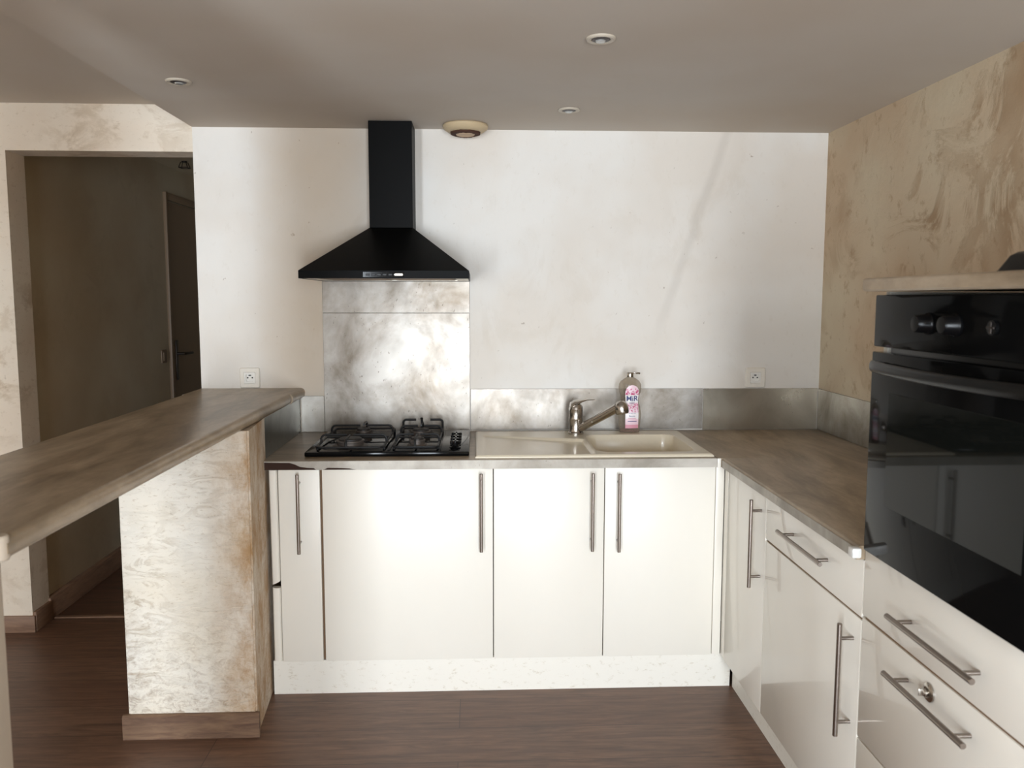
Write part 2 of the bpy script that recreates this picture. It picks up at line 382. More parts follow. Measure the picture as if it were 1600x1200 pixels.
# corridor door on the left corridor wall
dr = MB().box(-1.899, -1.885, 5.235, 5.98, .005, 2.0).build('door_1', 'door_paint', loc=(-1.892, 5.6, 0)); struct(dr, 'closed dark corridor door with metal lever handle')
MB().box(-1.899, -1.878, 5.20, 5.232, 0, 2.055, .002).box(-1.899, -1.884, 5.232, 6.05, 2.01, 2.055, .002).build('door_frame', 'door_paint', dr)
MB().box(-1.885, -1.879, 5.275, 5.315, .90, 1.15, .002).tube([(-1.88, 5.295, 1.065), (-1.835, 5.295, 1.065), (-1.832, 5.31, 1.065), (-1.832, 5.43, 1.062)], .009, 10).build('door_handle', 'dark_metal', dr)
sw = thing('light_switch', 'small light switch on the dark corridor wall beside the door handle', 'switch', (-1.9, 5.11, 1.02))
MB().box(-1.9, -1.892, 5.07, 5.15, 1.02, 1.10, .003).build('plate', 'door_paint', sw)
MB().box(-1.892, -1.888, 5.09, 5.13, 1.035, 1.085, .001).build('rocker', 'door_paint', sw)
LX, LY = -1.727, 5.1
cl = thing('wire_ceiling_lamp', 'dark wire-framed lamp hanging under the corridor ceiling', 'lamp', (LX, LY, 2.215))
MB().lathe([(.016, -.004), (.016, .003)], (LX, LY, 2.215), n=20).build('ceiling_rose', 'dark_metal', cl)
wf = MB()
for k in range(4):
    a = PI/4 + k*PI/2; b_ = a + PI/2
    t0 = Vector((LX+.022*math.cos(a), LY+.022*math.sin(a), 2.212)); b0 = Vector((LX+.036*math.cos(a), LY+.036*math.sin(a), 2.180)); b1 = Vector((LX+.036*math.cos(b_), LY+.036*math.sin(b_), 2.180))
    wf.tube([t0, b0], .0025, 6); wf.tube([b0, b1], .0025, 6)
wf.build('wire_frame', 'dark_metal', cl)

# ------------------------------------------------------------------ bar
bt = MB(); N = 40; b = bmesh.new(); rings = []
for y, xf, xl in ((1.30, -.735, -1.13), (3.2502, -.723, -1.135)):
    r = .017
    prof = [(xl, 1.0), (xf-r, .998)] + arc(xf-r, .998+r, r, -90, 0, 5)[1:] + arc(xf-r, 1.038-r, r, 0, 90, 5) + [(xl, 1.038)]
    rings.append([b.verts.new((p[0], y, p[1])) for p in prof])
A, B = rings; n = len(A); b.faces.new(A); b.faces.new(B[::-1])
for i in range(n): b.faces.new((A[i], B[i], B[(i+1) % n], A[(i+1) % n]))
bmesh.ops.recalc_face_normals(b, faces=b.faces); bt.add(b)
bar = thing('bar_counter', 'long grey-brown laminate bar top running from the post to the pier', 'counter', (-.93, 2.9, .998))
bt.build('bar_top', 'lam_y', bar)
MB().lathe([(0, 0), (.014, .0), (.016, .003), (.016, .037), (.014, .040), (0, .040)], (-.752, 1.303, .999), n=20).build('corner_cap', 'post', bar)['label'] = 'cream rounded cap on the near corner of the bar'
b = bmesh.new(); rings = []
for y in (3.252, D-.001):
    r = .016; xf = -.718; xl = -1.143
    prof = [(xl, 1.0), (xf-r, .998)] + arc(xf-r, .998+r, r, -90, 0, 5)[1:] + arc(xf-r, 1.038-r, r, 0, 90, 5) + [(xl, 1.038)]
    rings.append([b.verts.new((p[0], y, p[1])) for p in prof])
A, B = rings; n = len(A); b.faces.new(A); b.faces.new(B[::-1])
for i in range(n): b.faces.new((A[i], B[i], B[(i+1) % n], A[(i+1) % n]))
bmesh.ops.recalc_face_normals(b, faces=b.faces)
tag(MB().add(b).build('bar_end_piece', 'lam_y', loc=(-.93, 3.37, .998)), 'short piece of grey-brown laminate joining the bar to the white wall', 'counter')

# ------------------------------------------------------------------ worktops
WZ0, WZ1 = .820, .852
wt = thing('worktop', 'grey-brown laminate worktop holding hob and sink, front edge chipped at left', 'worktop', (.05, 3.15, WZ0))
# cut-outs for hob bowl and sink bowl: the slab is laid as pieces around them
SX0, SX1, SY0, SY1 = .004, .834, 2.882, 3.402
slab = MB()
slab.box(-.737, SX0, 2.852, D-.002, WZ0, WZ1).box(SX1, .846, 2.852, D-.002, WZ0, WZ1).box(SX0, SX1, 2.852, SY0, WZ0, WZ1).box(SX0, SX1, SY1, D-.002, WZ0, WZ1)
slab.build('top_board', 'lam_x', wt, smooth=False)
# front edge band, broken away at its left end, with chipboard behind it
out = [(-.733, .8515), (.845, .8515), (.845, .8205)]
chip = [(-.40, .8205), (-.425, .8225), (-.44, .8255), (-.47, .8275), (-.515, .8285), (-.527, .823), (-.54, .8208), (-.555, .8215), (-.562, .8275), (-.585, .829), (-.61, .8325), (-.625, .840), (-.645, .8465), (-.70, .8475), (-.733, .848)]
MB().prism(out+chip, 'y', 2.844, 2.850).build('edge_band', 'edge_metal', wt, smooth=False)
MB().box(-.733, -.36, 2.8505, 2.8518, WZ0+.0005, WZ1-.0015).build('broken_edge', 'chip', wt, smooth=False)['label'] = 'dark exposed chipboard where the edge band is broken'
# joint strip
MB().box(.8455, .8575, 2.8405, 2.8455, WZ0, WZ1, .001).build('joint_strip', 'cream', wt)
rw_ = thing('worktop', 'grey-brown laminate worktop along the right wall, grain running lengthwise', 'worktop', (1.15, 2.6, WZ0))
r = .008
prof = [(XR-.001, WZ0), (.862, WZ0)] + [(.862, WZ1-r)] + arc(.862+r, WZ1-r, r, 180, 90, 4) + [(XR-.001, WZ1)]
MB().prism(prof, 'y', 1.8015, 2.846).box(.848, XR-.001, 2.846, D-.002, WZ0, WZ1).build('top_board', 'lam_y', rw_)
MB().box(.8605,   .8618, 1.804, 2.84, WZ0, WZ1-.006).build('edge_band', 'edge_metal', rw_)
MB().box(.840, .8618, 1.776, 1.8012, .830, .8535, .004).build('corner_bracket', 'bracket', rw_)['label'] = 'small square shiny corner piece'

# ------------------------------------------------------------------ splashback panels
ps = .003
def panel(x0, x1, z0, z1, mat, label, y=D, th=.004):
    return tag(MB().box(x0, x1, y-th, y-.0005, z0, z1, .0008, 1).build('splashback_panel', mat, loc=((x0+x1)/2, y, z0)), label, 'splashback')
panel(-.734, -.639, .853, 1.004, 'leaf', 'short speckled metal splashback panel between the bar and the tall hob panel')
tall = thing('splashback_panel', 'tall mottled metal splashback panel behind the hob, under the black hood', 'splashback', (-.333, D, .853))
MB().box(-.637, -.029, D-.006, D-.0005, .853, 1.350, .0008, 1).build('lower_sheet', 'leaf', tall)
MB().box(-.637, -.029, D-.006, D-.0005, 1.3515, 1.490, .0008, 1).build('upper_sheet', 'leaf', tall)
panel(-.026, .964, .858, 1.031, 'leaf', 'long bright mottled metal splashback strip behind the tap')
panel(.966, XR-.006, .853, 1.030, 'dull_steel', 'smooth dark reflecting steel splashback strip under the right-hand socket')
tag(MB().box(XR-.005, XR-.0005, 1.77, D-.006, .853, 1.028, .0008, 1).build('splashback_panel', 'leaf', loc=(XR, 2.6, .853)), 'pale mottled splashback strip along the ochre right wall', 'splashback')
tag(MB().prism([(2.862, .853), (D-.006, .853), (D-.006, .997), (2.862, .997)], 'x', -.7415, -.7370).build('splashback_panel', 'side_steel', loc=(-.739, 3.17, .853), smooth=False), 'dark steel side panel under the bar, left of the hob', 'splashback')

# ------------------------------------------------------------------ cabinets
def handle(parent, p0, p1, out, posts):
    """straight bar handle with two posts; out is the vector from the bar back to the front"""
    h = MB(); P0, P1, O = Vector(p0), Vector(p1), Vector(out); d = (P1-P0).normalized()
    h.tube([P0, P0+d*.001, P1-d*.001, P1], .006, 14, [.0052, .006, .006, .0052])
    for t in posts:
        q = P0 + d*t; h.tube([q, q+O], .0045, 12)
    return h.build('handle', 'handle', parent)
YF = 2.864; YC0, YC1 = 2.896, D-.01
DZ0, DZ1 = .125, .8175
def vdoor(parent, x0, x1, hx, z0=DZ0, z1=DZ1, hz=(.525, .805), hlabel=None):
    d = MB().box(x0+.0015, x1-.0015, YF, YF+.017, z0, z1, .0015).build('door', 'satin', parent)
    handle(d, (hx, YF-.034, hz[0]), (hx, YF-.034, hz[1]), (0, .034, 0), (.035, hz[1]-hz[0]-.035)); return d
def carcass_back(parent, x0, x1):
    MB().box(x0+.001, x0+.017, YC0, YC1, .125, .819).box(x1-.017, x1-.001, YC0, YC1, .125, .819).box(x0+.017, x1-.017, YC0, YC1, .125, .141).box(x0+.017, x1-.017, YC1-.008, YC1, .141, .819).build('body', 'carcass', parent, smooth=False)
c = thing('base_cabinet', 'narrow white base cabinet with one slim door beside the pier', 'cabinet', (-.617, 3.17, .12), 'white base cabinets under the hob and sink')
carcass_back(c, -.692, -.5425); vdoor(c, -.692, -.5465, -.618, hz=(.527, .808))
c = thing('base_cabinet', 'wide white base cabinet with a single broad door under the hob', 'cabinet', (-.242, 3.17, .12), 'white base cabinets under the hob and sink')
carcass_back(c, -.5415, .0565); vdoor(c, -.5410, .057, .014, hz=(.527, .806))
MB().box(-.556, -.5395, 2.8825, 2.895, .126, .8175).build('gap_rail', 'gap', c)
c = thing('base_cabinet', 'white base cabinet with two doors under the sink', 'cabinet', (.45, 3.17, .12), 'white base cabinets under the hob and sink')
carcass_back(c, .0575, .848); vdoor(c, .057, .451, .405, hz=(.525, .804)); vdoor(c, .451, .848, .499, hz=(.521, .802))
fs = thing('filler_strip', 'split white filler strip peeling between the pier and the slim cabinet door', 'strip', (-.708, 2.87, .12))
def bulge(x0, x1, z0, z1, ztilt=0):
    pr = [(x0, 2.885), (x0, 2.872), (x0+.004, 2.866), ((x0+x1)/2, 2.862), (x1-.004, 2.863), (x1, 2.868), (x1, 2.885)]
    b = MB(); bot = [(p[0], p[1], z0 + (p[0]-x0)*ztilt) for p in pr]; top = [(p[0]-.002 if z1 > .6 else p[0], p[1], z1) for p in pr]
    return b.hexa(bot, top)
bulge(-.722, -.6932, .406, .817, .5).build('upper_length', 'satin', fs)
bulge(-.722, -.6932, .128, .396).build('lower_length', 'satin', fs)
cp_ = thing('corner_post', 'white vertical corner post where the two cabinet runs meet', 'strip', (.865, 2.875, .12))
MB().box(.849, .8795, YF+.002, 2.885, .125, .8185, .002).build('front_face', 'satin', cp_)
MB().box(.880, .896, 2.822, YF+.001, .125, .8185, .002).build('side_face', 'gloss', cp_)
tag(MB().prism([(-.727, 0), (.921, .0), (.923, .118), (.88, .1245), (-.727, .124)], 'y', 2.876, 2.89).build('plinth', 'plinth', loc=(.1, 2.88, 0), smooth=False), 'long scuffed white plinth under the hob and sink cabinets', 'plinth')

XD = .880
def hdrawer(parent, y0, y1, z0, z1, hz=None, hy=None, name='drawer'):
    d = MB().box(XD, XD+.017, y0+.0015, y1-.0015, z0, z1, .0015).build(name, 'gloss', parent)
    if hz is not None: handle(d, (XD-.034, hy[0], hz), (XD-.034, hy[1], hz), (.034, 0, 0), (.035, hy[1]-hy[0]-.035))
    return d
def side_carcass(parent, y0, y1, z1=.8185):
    MB().box(XD+.0175, XR-.01, y0+.001, y0+.017, .125, z1).box(XD+.0175, XR-.01, y1-.017, y1-.001, .125, z1).box(XD+.0175, XR-.01, y0+.017, y1-.017, .125, .141).box(XR-.02, XR-.01, y0+.017, y1-.017, .141, z1).build('body', 'carcass', parent, smooth=False)
g_ = 'glossy base cabinets along the right wall'
c = thing('base_cabinet', 'glossy white corner cabinet, first on the right, with one tall door', 'cabinet', (1.17, 2.63, .12), g_)
side_carcass(c, 2.438, 2.82)
d = hdrawer(c, 2.438, 2.821, DZ0, DZ1, name='door'); handle(d, (XD-.034, 2.478, .514), (XD-.034, 2.478, .793), (.034, 0, 0), (.035, .244))
c = thing('base_cabinet', 'glossy white cabinet with a drawer over a door, left of the oven', 'cabinet', (1.17, 2.12, .12), g_)
side_carcass(c, 1.802, 2.436)
hdrawer(c, 1.801, 2.437, .682, DZ1, .757, (1.959, 2.255))
d = hdrawer(c, 1.801, 2.437, DZ0, .676, name='door'); handle(d, (XD-.034, 1.838, .379), (XD-.034, 1.838, .655), (.034, 0, 0), (.035, .24))
MB().box(XD+.004, XD+.0172, 1.81, 2.43, .670, .688).build('gap_rail', 'gap', c)['label'] = 'brown aged edge in the gap over the door'
c = thing('base_cabinet', 'glossy white cabinet with three wide drawers under the oven, one with a lock', 'cabinet', (1.17, 1.49, .12), g_)
side_carcass(c, 1.18, 1.800)
hdrawer(c, 1.18, 1.800, .692, .844, .757, (1.326, 1.626))
d = hdrawer(c, 1.18, 1.800, .401, .686, .633, (1.340, 1.628))
lk = MB().lathe([(0, .0), (.019, 0), (.019, -.003), (.015, -.006), (.011, -.0065), (.0095, -.004), (.008, -.004), (.008, -.012), (.0065, -.014), (0, -.014)], (XD, 1.512, .647), (1, 0, 0), 28).box(XD-.022, XD-.012, 1.5105, 1.5135, .640, .654, .001).build('lock', 'chrome', d)
hdrawer(c, 1.18, 1.800, DZ0, .396)
MB().box(XD+.004, XD+.0172, 1.19, 1.79, .682, .697).box(XD+.006, XD+.0172, 1.19, 1.79, .39, .405).build('gap_rail', 'gap', c)
tag(MB().box(.929, .943, 1.18, 2.868, 0, .124).build('plinth', 'plinth', loc=(.936, 1.7, 0), smooth=False), 'dull cream plinth set back under the right-hand cabinets', 'plinth')

# ------------------------------------------------------------------ oven in its housing
hs = thing('oven_housing', 'white housing around the built-in oven, open to the front', 'cabinet', (1.17, 1.47, .846))
MB().box(XD+.002, XR-.002, 1.745, 1.761, .8525, 1.425).box(XD+.002, XR-.002, 1.16, 1.176, .846, 1.425).box(XR-.012, XR-.002, 1.176, 1.745, .8525, 1.425).build('body', 'carcass', hs, smooth=False)
ov = thing('oven', 'black built-in oven with glass door, two round knobs and a wide handle', 'oven', (1.15, 1.47, .853))
MB().box(.884, 1.40, 1.19, 1.735, .856, 1.415, .003).build('body', 'black_plastic', ov)
MB().box(.860, .883, 1.168, 1.763, 1.308, 1.4185, .003).build('control_panel', 'oven_glass', ov)
od = MB().box(.858, .883, 1.168, 1.764, .855, 1.297, .003).build('door', 'oven_glass', ov)
MB().box(.8565, .8578, 1.235, 1.680, .975, 1.215, .0005, 1).build('window', 'oven_window', od)
hp = []
for i in range(25):
    t = i/24; yy = 1.728 - t*.525; s_ = math.sin(PI*t); hp.append((.842 - .020*s_**.6, yy, 1.268 - .002*s_))
hm = MB(); b = bmesh.new(); rg = []
for (x, y, z) in hp:
    rg.append([b.verts.new((x + .007*math.cos(a), y, z + .0125*math.sin(a))) for a in [2*PI*k/16 for k in range(16)]])
for A, B in zip(rg, rg[1:]):
    for k in range(16): b.faces.new((A[k], A[(k+1) % 16], B[(k+1) % 16], B[k]))
b.faces.new(rg[0]); b.faces.new(rg[-1]); bmesh.ops.recalc_face_normals(b, faces=b.faces); hm.add(b)
hm.box(.842, .859, 1.706, 1.727, 1.258, 1.278, .004).box(.842, .859, 1.204, 1.225, 1.258, 1.278, .004)
hm.build('handle', 'black_plastic', od)
for y in (1.545, 1.455):
    k = MB().lathe([(.0, 0), (.021, 0), (.021, -.004), (.018, -.008), (.0165, -.026), (.0145, -.029), (0, -.030)], (.860, y, 1.363), (1, 0, 0), 28).build('knob', 'knob_black', ov)
    if y < 1.5: k['label'] = 'round black knob catching a white glint'
st = MB().lathe([(0, 0), (.012, 0), (.0125, -.006), (.0, -.007)], (.860, 1.345, 1.362), (1, 0, 0), 24).build('timer_dial', 'black_plastic', ov)
MB().box(.8515, .8535, 1.342, 1.347, 1.352, 1.372, .0005).box(.851, .8530, 1.334, 1.355, 1.360, 1.364, .0005).build('pointer', 'dark_metal', st)
top = thing('oven_worktop', 'thick grey laminate board lying on top of the oven housing', 'worktop', (1.15, 1.4, 1.426))
r = .006
MB().prism([(XR-.002, 1.426), (.834, 1.426)] + [(.830, 1.430)] + [(.830, 1.447)] + arc(.830+r, 1.454-r, r, 180, 90, 3) + [(XR-.002, 1.454)], 'y', 1.14, 1.762).build('top_board', 'lam_y', top)
ap = thing('small_appliance', 'black object with a slanted side standing on the board above the oven', 'appliance', (1.0, 1.31, 1.454))
b = bmesh.new()
def rrect(x0, x1, y0, y1, z, r, n=5):
    out = []
    for cx_, cy_, a0 in ((x1-r, y1-r, 0), (x0+r, y1-r, 90), (x0+r, y0+r, 180), (x1-r, y0+r, 270)):
        for i in range(n+1):
            a = math.radians(a0+90*i/n); out.append(b.verts.new((cx_+r*math.cos(a), cy_+r*math.sin(a), z)))
    return out
R = [rrect(.90, 1.10, 1.19, 1.435, 1.4545, .02), rrect(.905, 1.095, 1.195, 1.430, 1.460, .02), rrect(.915, 1.085, 1.205, 1.415, 1.484, .02), rrect(.923, 1.077, 1.213, 1.407, 1.490, .02), rrect(.935, 1.065, 1.225, 1.395, 1.492, .02)]
b.faces.new(R[0]); b.faces.new(R[-1])
for A, B in zip(R, R[1:]):
    for i in range(len(A)): b.faces.new((A[i], A[(i+1) % len(A)], B[(i+1) % len(A)], B[i]))
bmesh.ops.recalc_face_normals(b, faces=b.faces)
MB().add(b).build('casing', 'knob_black', ap)
MB().lathe([(0, 0), (.02, 0), (.018, .008), (0, .009)], (1.0, 1.31, 1.492), n=20).build('knob', 'black_plastic', ap)

# ------------------------------------------------------------------ cooker hood
hd = thing('cooker_hood', 'black pyramid cooker hood with square chimney above the hob', 'cooker hood', (-.328, D, 1.481))
MB().box(-.418, -.249, 3.322, D-.001, 1.687, 2.0965, .001, 1).build('chimney', 'hood', hd)
x0, x1, y0 = -.629, -.026, 2.984
MB().hexa([(x0, y0, 1.509), (x1, y0, 1.509), (x1, D-.007, 1.509), (x0, D-.007, 1.509)], [(-.418, 3.322, 1.687), (-.249, 3.322, 1.687), (-.249, D-.007, 1.687), (-.418, D-.007, 1.687)]).build('canopy', 'hood', hd, smooth=False)
lip = MB().box(x0, x1, y0, y0+.004, 1.481, 1.509).box(x0, x0+.004, y0+.004, D-.007, 1.481, 1.509).box(x1-.004, x1, y0+.004, D-.007, 1.481, 1.509).box(x0+.004, x1-.004, D-.02, D-.007, 1.481, 1.509).build('rim', 'hood', hd, smooth=False)
MB().box(x0+.004, x1-.004, y0+.004, y0+.07, 1.4825, 1.486).box(x0+.004, x0+.05, y0+.07, D-.02, 1.4825, 1.486).box(x1-.05, x1-.004, y0+.07, D-.02, 1.4825, 1.486).box(x0+.05, x1-.05, D-.09, D-.02, 1.4825, 1.486).build('underside_frame', 'hood_trim', hd, smooth=False)
for a, b_ in ((x0+.05, -.329), (-.326, x1-.05)):
    f = MB().box(a, b_, y0+.07, D-.09, 1.4845, 1.488)
    for k in range(12):
        yy = y0+.085+k*.026; f.box(a+.01, b_-.01, yy, yy+.012, 1.4825, 1.4845)
    f.build('grease_filter', 'filter', hd, smooth=False)
cpn = MB().box(-.402, -.257, y0-.002, y0, 1.4855, 1.5045, .0005, 1).build('control_strip', 'black_gloss', hd)
for k in range(5): MB().box(-.392+k*.02, -.378+k*.02, y0-.004, y0-.002, 1.491, 1.498, .0008, 1).build('button', 'black_plastic', cpn)
MB().prism([(-.293, 1.494), (-.288, 1.499), (-.262, 1.499), (-.260, 1.494), (-.262, 1.4905), (-.288, 1.4905)], 'y', y0-.0035, y0-.002).build('name_plate', 'cream', cpn, smooth=False)['label'] = 'tiny white plate'

# ------------------------------------------------------------------ hob
hb = thing('gas_hob', 'black four-burner gas hob with wire pan supports and a row of knobs', 'hob', (-.317, 3.16, WZ1))
hx0, hx1, hy0, hy1 = -.610, -.028, 2.918, 3.405
tr = MB().box(hx0, hx1, hy0, hy1, WZ1+.0003, .869, .004)
tr.build('tray', 'black_gloss', hb)
# raised seams of the pressed tray
MB().box(-.319, -.311, hy0+.02, hy1-.012, .869, .8725, .0015).box(-.133, -.128, hy0+.02, hy1-.012, .869, .8715, .001).build('tray_ridge', 'black_gloss', hb)
def burner(x, y, r):
    o = MB().lathe([(r*1.25, 0), (r*1.2, .003), (r*.95, .004), (r*.95, .014), (r, .016), (r, .021), (r*.9, .022)], (x, y, .869), n=32).build('burner', 'burner', hb)
    MB().lathe([(r*.82, .022), (r*.82, .026), (r*.74, .029), (0, .030)], (x, y, .869), n=32).build('burner_cap', 'cap', o)
for q in ((-.468, 3.055, .052), (-.45, 3.285, .032), (-.222, 3.06, .030), (-.222, 3.265, .040)): burner(*q)
def support(x0, x1, y0, y1, cs):
    """a low wire frame on feet, and raised fingers bending in over each burner"""
    g = MB(); zf, zt = .881, .909; r = .0042; q = .02
    loop = []
    for cx_, cy_, a0 in ((x1-q, y1-q, 0), (x0+q, y1-q, 90), (x0+q, y0+q, 180), (x1-q, y0+q, 270)):
        for i in range(5):
            a = math.radians(a0+90*i/4); loop.append((cx_+q*math.cos(a), cy_+q*math.sin(a), zf))
    loop.append(loop[0]); g.tube(loop, r, 8)
    for sx in (x0, x1):
        for sy_ in (y0+.03, y1-.03): g.tube([(sx, sy_, .869), (sx, sy_, zf)], .005, 8)
    def finger(p, c, stop):
        P = Vector(p); Cc = Vector((c[0], c[1], p[2])); d = (Cc-P).normalized(); L = (Cc-P).length - stop
        g.tube([P, P+Vector((0, 0, .014)), P+Vector((0, 0, zt-zf-.008))+d*.003, P+Vector((0, 0, zt-zf-.002))+d*.008, P+Vector((0, 0, zt-zf))+d*.017, P+Vector((0, 0, zt-zf))+d*L], r, 8)
    for (cx_, cy_) in cs:
        finger((x0, cy_, zf), (cx_, cy_), .012); finger((x1, cy_, zf), (cx_, cy_), .012)
    finger(((cs[0][0]), y0, zf), cs[0], .012)
    finger(((cs[1][0]), y1, zf), cs[1], .012)
    ym = (cs[0][1]+cs[1][1])/2
    g.tube([(x0, ym, zf), (x1, ym, zf)], r, 8)
    return g
support(-.575, -.335, 2.945, 3.385, [(-.468, 3.055), (-.45, 3.285)]).build('pan_support', 'black_matt', hb)
g = support(-.300, -.140, 2.945, 3.385, [(-.222, 3.06), (-.222, 3.265)])
for s_, xa, xb in ((1, -.300, -.248), (-1, -.140, -.190)):
    g.tube([(xa, 3.372, .881), (xa, 3.372, .908), (xa+s_*.003, 3.372, .914), (xa+s_*.010, 3.372, .918), (xb, 3.372, .918)], .0048, 8)
g.build('pan_support', 'black_matt', hb)
MB().tube([(-.222, 3.33, .869), (-.222, 3.33, .922), (-.222, 3.325, .93)], .004, 8, [.004, .0045, .006]).build('ignition_rod', 'black_matt', hb)
for i in range(4):
    y = 2.985 + i*.062
    k = MB().lathe([(.0, 0), (.019, 0), (.020, .004), (.015, .007), (.0125, .010), (.0125, .024), (.011, .027), (0, .028)], (-.078, y, .869), n=24)
    k.box(-.081, -.075, y-.019, y+.019, .879, .901, .002).box(-.098, -.058, y-.003, y+.003, .884, .896, .002).build('knob', 'black_gloss', hb)

# ------------------------------------------------------------------ sink
sk_ = thing('kitchen_sink', 'cream composite sink with drainer on the left and bowl on the right', 'sink', (.42, 3.14, WZ1))
kx0, kx1, ky0, ky1 = -.006, .842, 2.872, 3.412
def sm(a, b, x): t = max(0, min(1, (x-a)/(b-a))); return t*t*(3-2*t)
def sdbox(x, y, x0, x1, y0, y1, r):
    dx = abs(x-(x0+x1)/2) - (x1-x0)/2 + r; dy = abs(y-(y0+y1)/2) - (y1-y0)/2 + r
    return math.hypot(max(dx, 0), max(dy, 0)) + min(max(dx, dy), 0) - r
def sinkz(x, y):
    z = .8625
    edge = min(x-kx0, kx1-x, y-ky0, ky1-y)
    z -= .006*(1-sm(0, .006, edge))
    # drainer: shallow tray whose back edge runs slightly askew
    yb = 3.285 - (x-.09)*.24
    dd = min(x-.022, .424-x + .0, y-2.893, yb-y)
    if x > .40: dd = min(dd, .424-x)
    z -= (.003+.009*max(0, x)/.42)*sm(0, .014, dd)
    # bowl
    sd = sdbox(x, y, .432, .795, 2.925, 3.305, .05)
    z -= .150*sm(0, .030, -sd) if sd < 0 else 0
    return z
b = bmesh.new(); NX, NY = 212, 136; gr = []
for j in range(NY):
    y = ky0 + (ky1-ky0)*j/(NY-1); gr.append([b.verts.new((kx0+(kx1-kx0)*i/(NX-1), y, sinkz(kx0+(kx1-kx0)*i/(NX-1), y))) for i in range(NX)])
for j in range(NY-1):
    for i in range(NX-1): b.faces.new((gr[j][i], gr[j][i+1], gr[j+1][i+1], gr[j+1][i]))
rim = [gr[0][i] for i in range(NX)] + [gr[j][-1] for j in range(1, NY)] + [gr[-1][i] for i in range(NX-2, -1, -1)] + [gr[j][0] for j in range(NY-2, 0, -1)]
low = [b.verts.new((v.co.x, v.co.y, WZ1+.0004)) for v in rim]
for i in range(len(rim)): b.faces.new((rim[i], low[i], low[(i+1) % len(rim)], rim[(i+1) % len(rim)]))
bmesh.ops.recalc_face_normals(b, faces=b.faces)
MB().add(b).build('basin', 'sink', sk_)
MB().lathe([(0, .0), (.042, 0), (.042, .002), (.036, .003), (.030, .001), (0, .001)], (.61, 3.11, .7135), n=28).build('drain', 'chrome', sk_)

# ------------------------------------------------------------------ tap
tp = thing('kitchen_tap', 'brushed metal single-lever mixer tap with a pull-out spout over the bowl', 'tap', (.403, 3.335, .863))
tx, ty = .403, 3.335
MB().lathe([(.0, 0), (.032, 0), (.032, .006), (.0285, .010), (.0275, .012), (.0275, .060), (.0282, .062), (.0275, .064), (.0275, .100), (.0282, .102), (.0275, .104), (.027, .112), (.020, .122), (0, .125)], (tx, ty, .862), n=36).build('body', 'chrome', tp)
# lever: cap flowing up into a thin blade to the right
b = bmesh.new(); rg = []
LV = [(-.027, .100, .004, .022), (-.022, .116, .014, .026), (-.008, .125, .014, .027), (.010, .131, .011, .025), (.026, .136, .006, .019), (.045, .140, .0032, .013), (.066, .1405, .0028, .010), (.076, .141, .002, .006)]
for dx, dz, h, wv_ in LV:
    rg.append([b.verts.new((tx+dx, ty+wv_*math.cos(a), .862+dz+h*math.sin(a))) for a in [2*PI*k/16 for k in range(16)]])
for A, B in zip(rg, rg[1:]):
    for k in range(16): b.faces.new((A[k], A[(k+1) % 16], B[(k+1) % 16], B[k]))
b.faces.new(rg[0]); b.faces.new(rg[-1]); bmesh.ops.recalc_face_normals(b, faces=b.faces)
MB().add(b).build('lever', 'chrome', tp)
s0 = Vector((.420, 3.318, .888)); s1 = Vector((.553, 3.215, .985))
q1 = s0.lerp(s1, .36)
MB().tube([s0, q1], .0165, 20).tube([q1, q1.lerp(s1, .015)], .0155, 20).tube([q1.lerp(s1, .015), s1], .0165, 20, [.0165, .0185]).build('spout', 'chrome', tp)
hdn = MB(); dirv = (s1-s0).normalized(); hc = s1 + dirv*.012
hdn.lathe([(0, .026), (.012, .0245), (.020, .018), (.0255, .008), (.027, -.004), (.0265, -.020), (.024, -.026), (.022, -.027), (0, -.024)], hc + Vector((.006, 0, -.004)), (-.15, .1, 1), 32)
hdn.build('spray_head', 'chrome', tp)

# ------------------------------------------------------------------ washing-up liquid bottle
bx, by, bz = .630, 3.372, .8630
bo = thing('dish_soap_bottle', 'clear washing-up liquid bottle with pink label standing behind the tap', 'bottle', (bx, by, bz))
BP = [(0, .040), (.004, .0425), (.02, .0432), (.045, .0455), (.075, .0475), (.10, .044), (.125, .0375), (.135, .0368), (.148, .0385), (.170, .0450), (.185, .0470), (.198, .0455), (.210, .0395), (.218, .0300), (.224, .0185), (.228, .0135)]
def bw(z):
    for (a, ra), (c_, rc) in zip(BP, BP[1:]):
        if a <= z <= c_: t = (z-a)/(c_-a); return ra+(rc-ra)*(t*t*(3-2*t))
    return BP[-1][1]
b = bmesh.new(); rg = []; zs = [i*.228/56 for i in range(57)]
for z in zs:
    wd = bw(z); dp = max(.0125, wd*.56) if z > .2 else wd*.56
    rg.append([b.verts.new((bx+wd*math.cos(a), by+dp*math.sin(a), bz+z)) for a in [2*PI*k/36 for k in range(36)]])
for A, B in zip(rg, rg[1:]):
    for k in range(36): b.faces.new((A[k], A[(k+1) % 36], B[(k+1) % 36], B[k]))
b.faces.new(rg[0]); b.faces.new(rg[-1]); bmesh.ops.recalc_face_normals(b, faces=b.faces)
MB().add(b).build('body', 'bottle', bo)
b = bmesh.new(); rg = []
for z in (.002, .006, .014):
    wd = bw(z)-.003; rg.append([b.verts.new((bx+wd*math.cos(a), by+wd*.54*math.sin(a), bz+z)) for a in [2*PI*k/36 for k in range(36)]])
for A, B in zip(rg, rg[1:]):
    for k in range(36): b.faces.new((A[k], A[(k+1) % 36], B[(k+1) % 36], B[k]))
b.faces.new(rg[0]); b.faces.new(rg[-1]); bmesh.ops.recalc_face_normals(b, faces=b.faces)
MB().add(b).build('soap_remnant', 'liquid', bo)
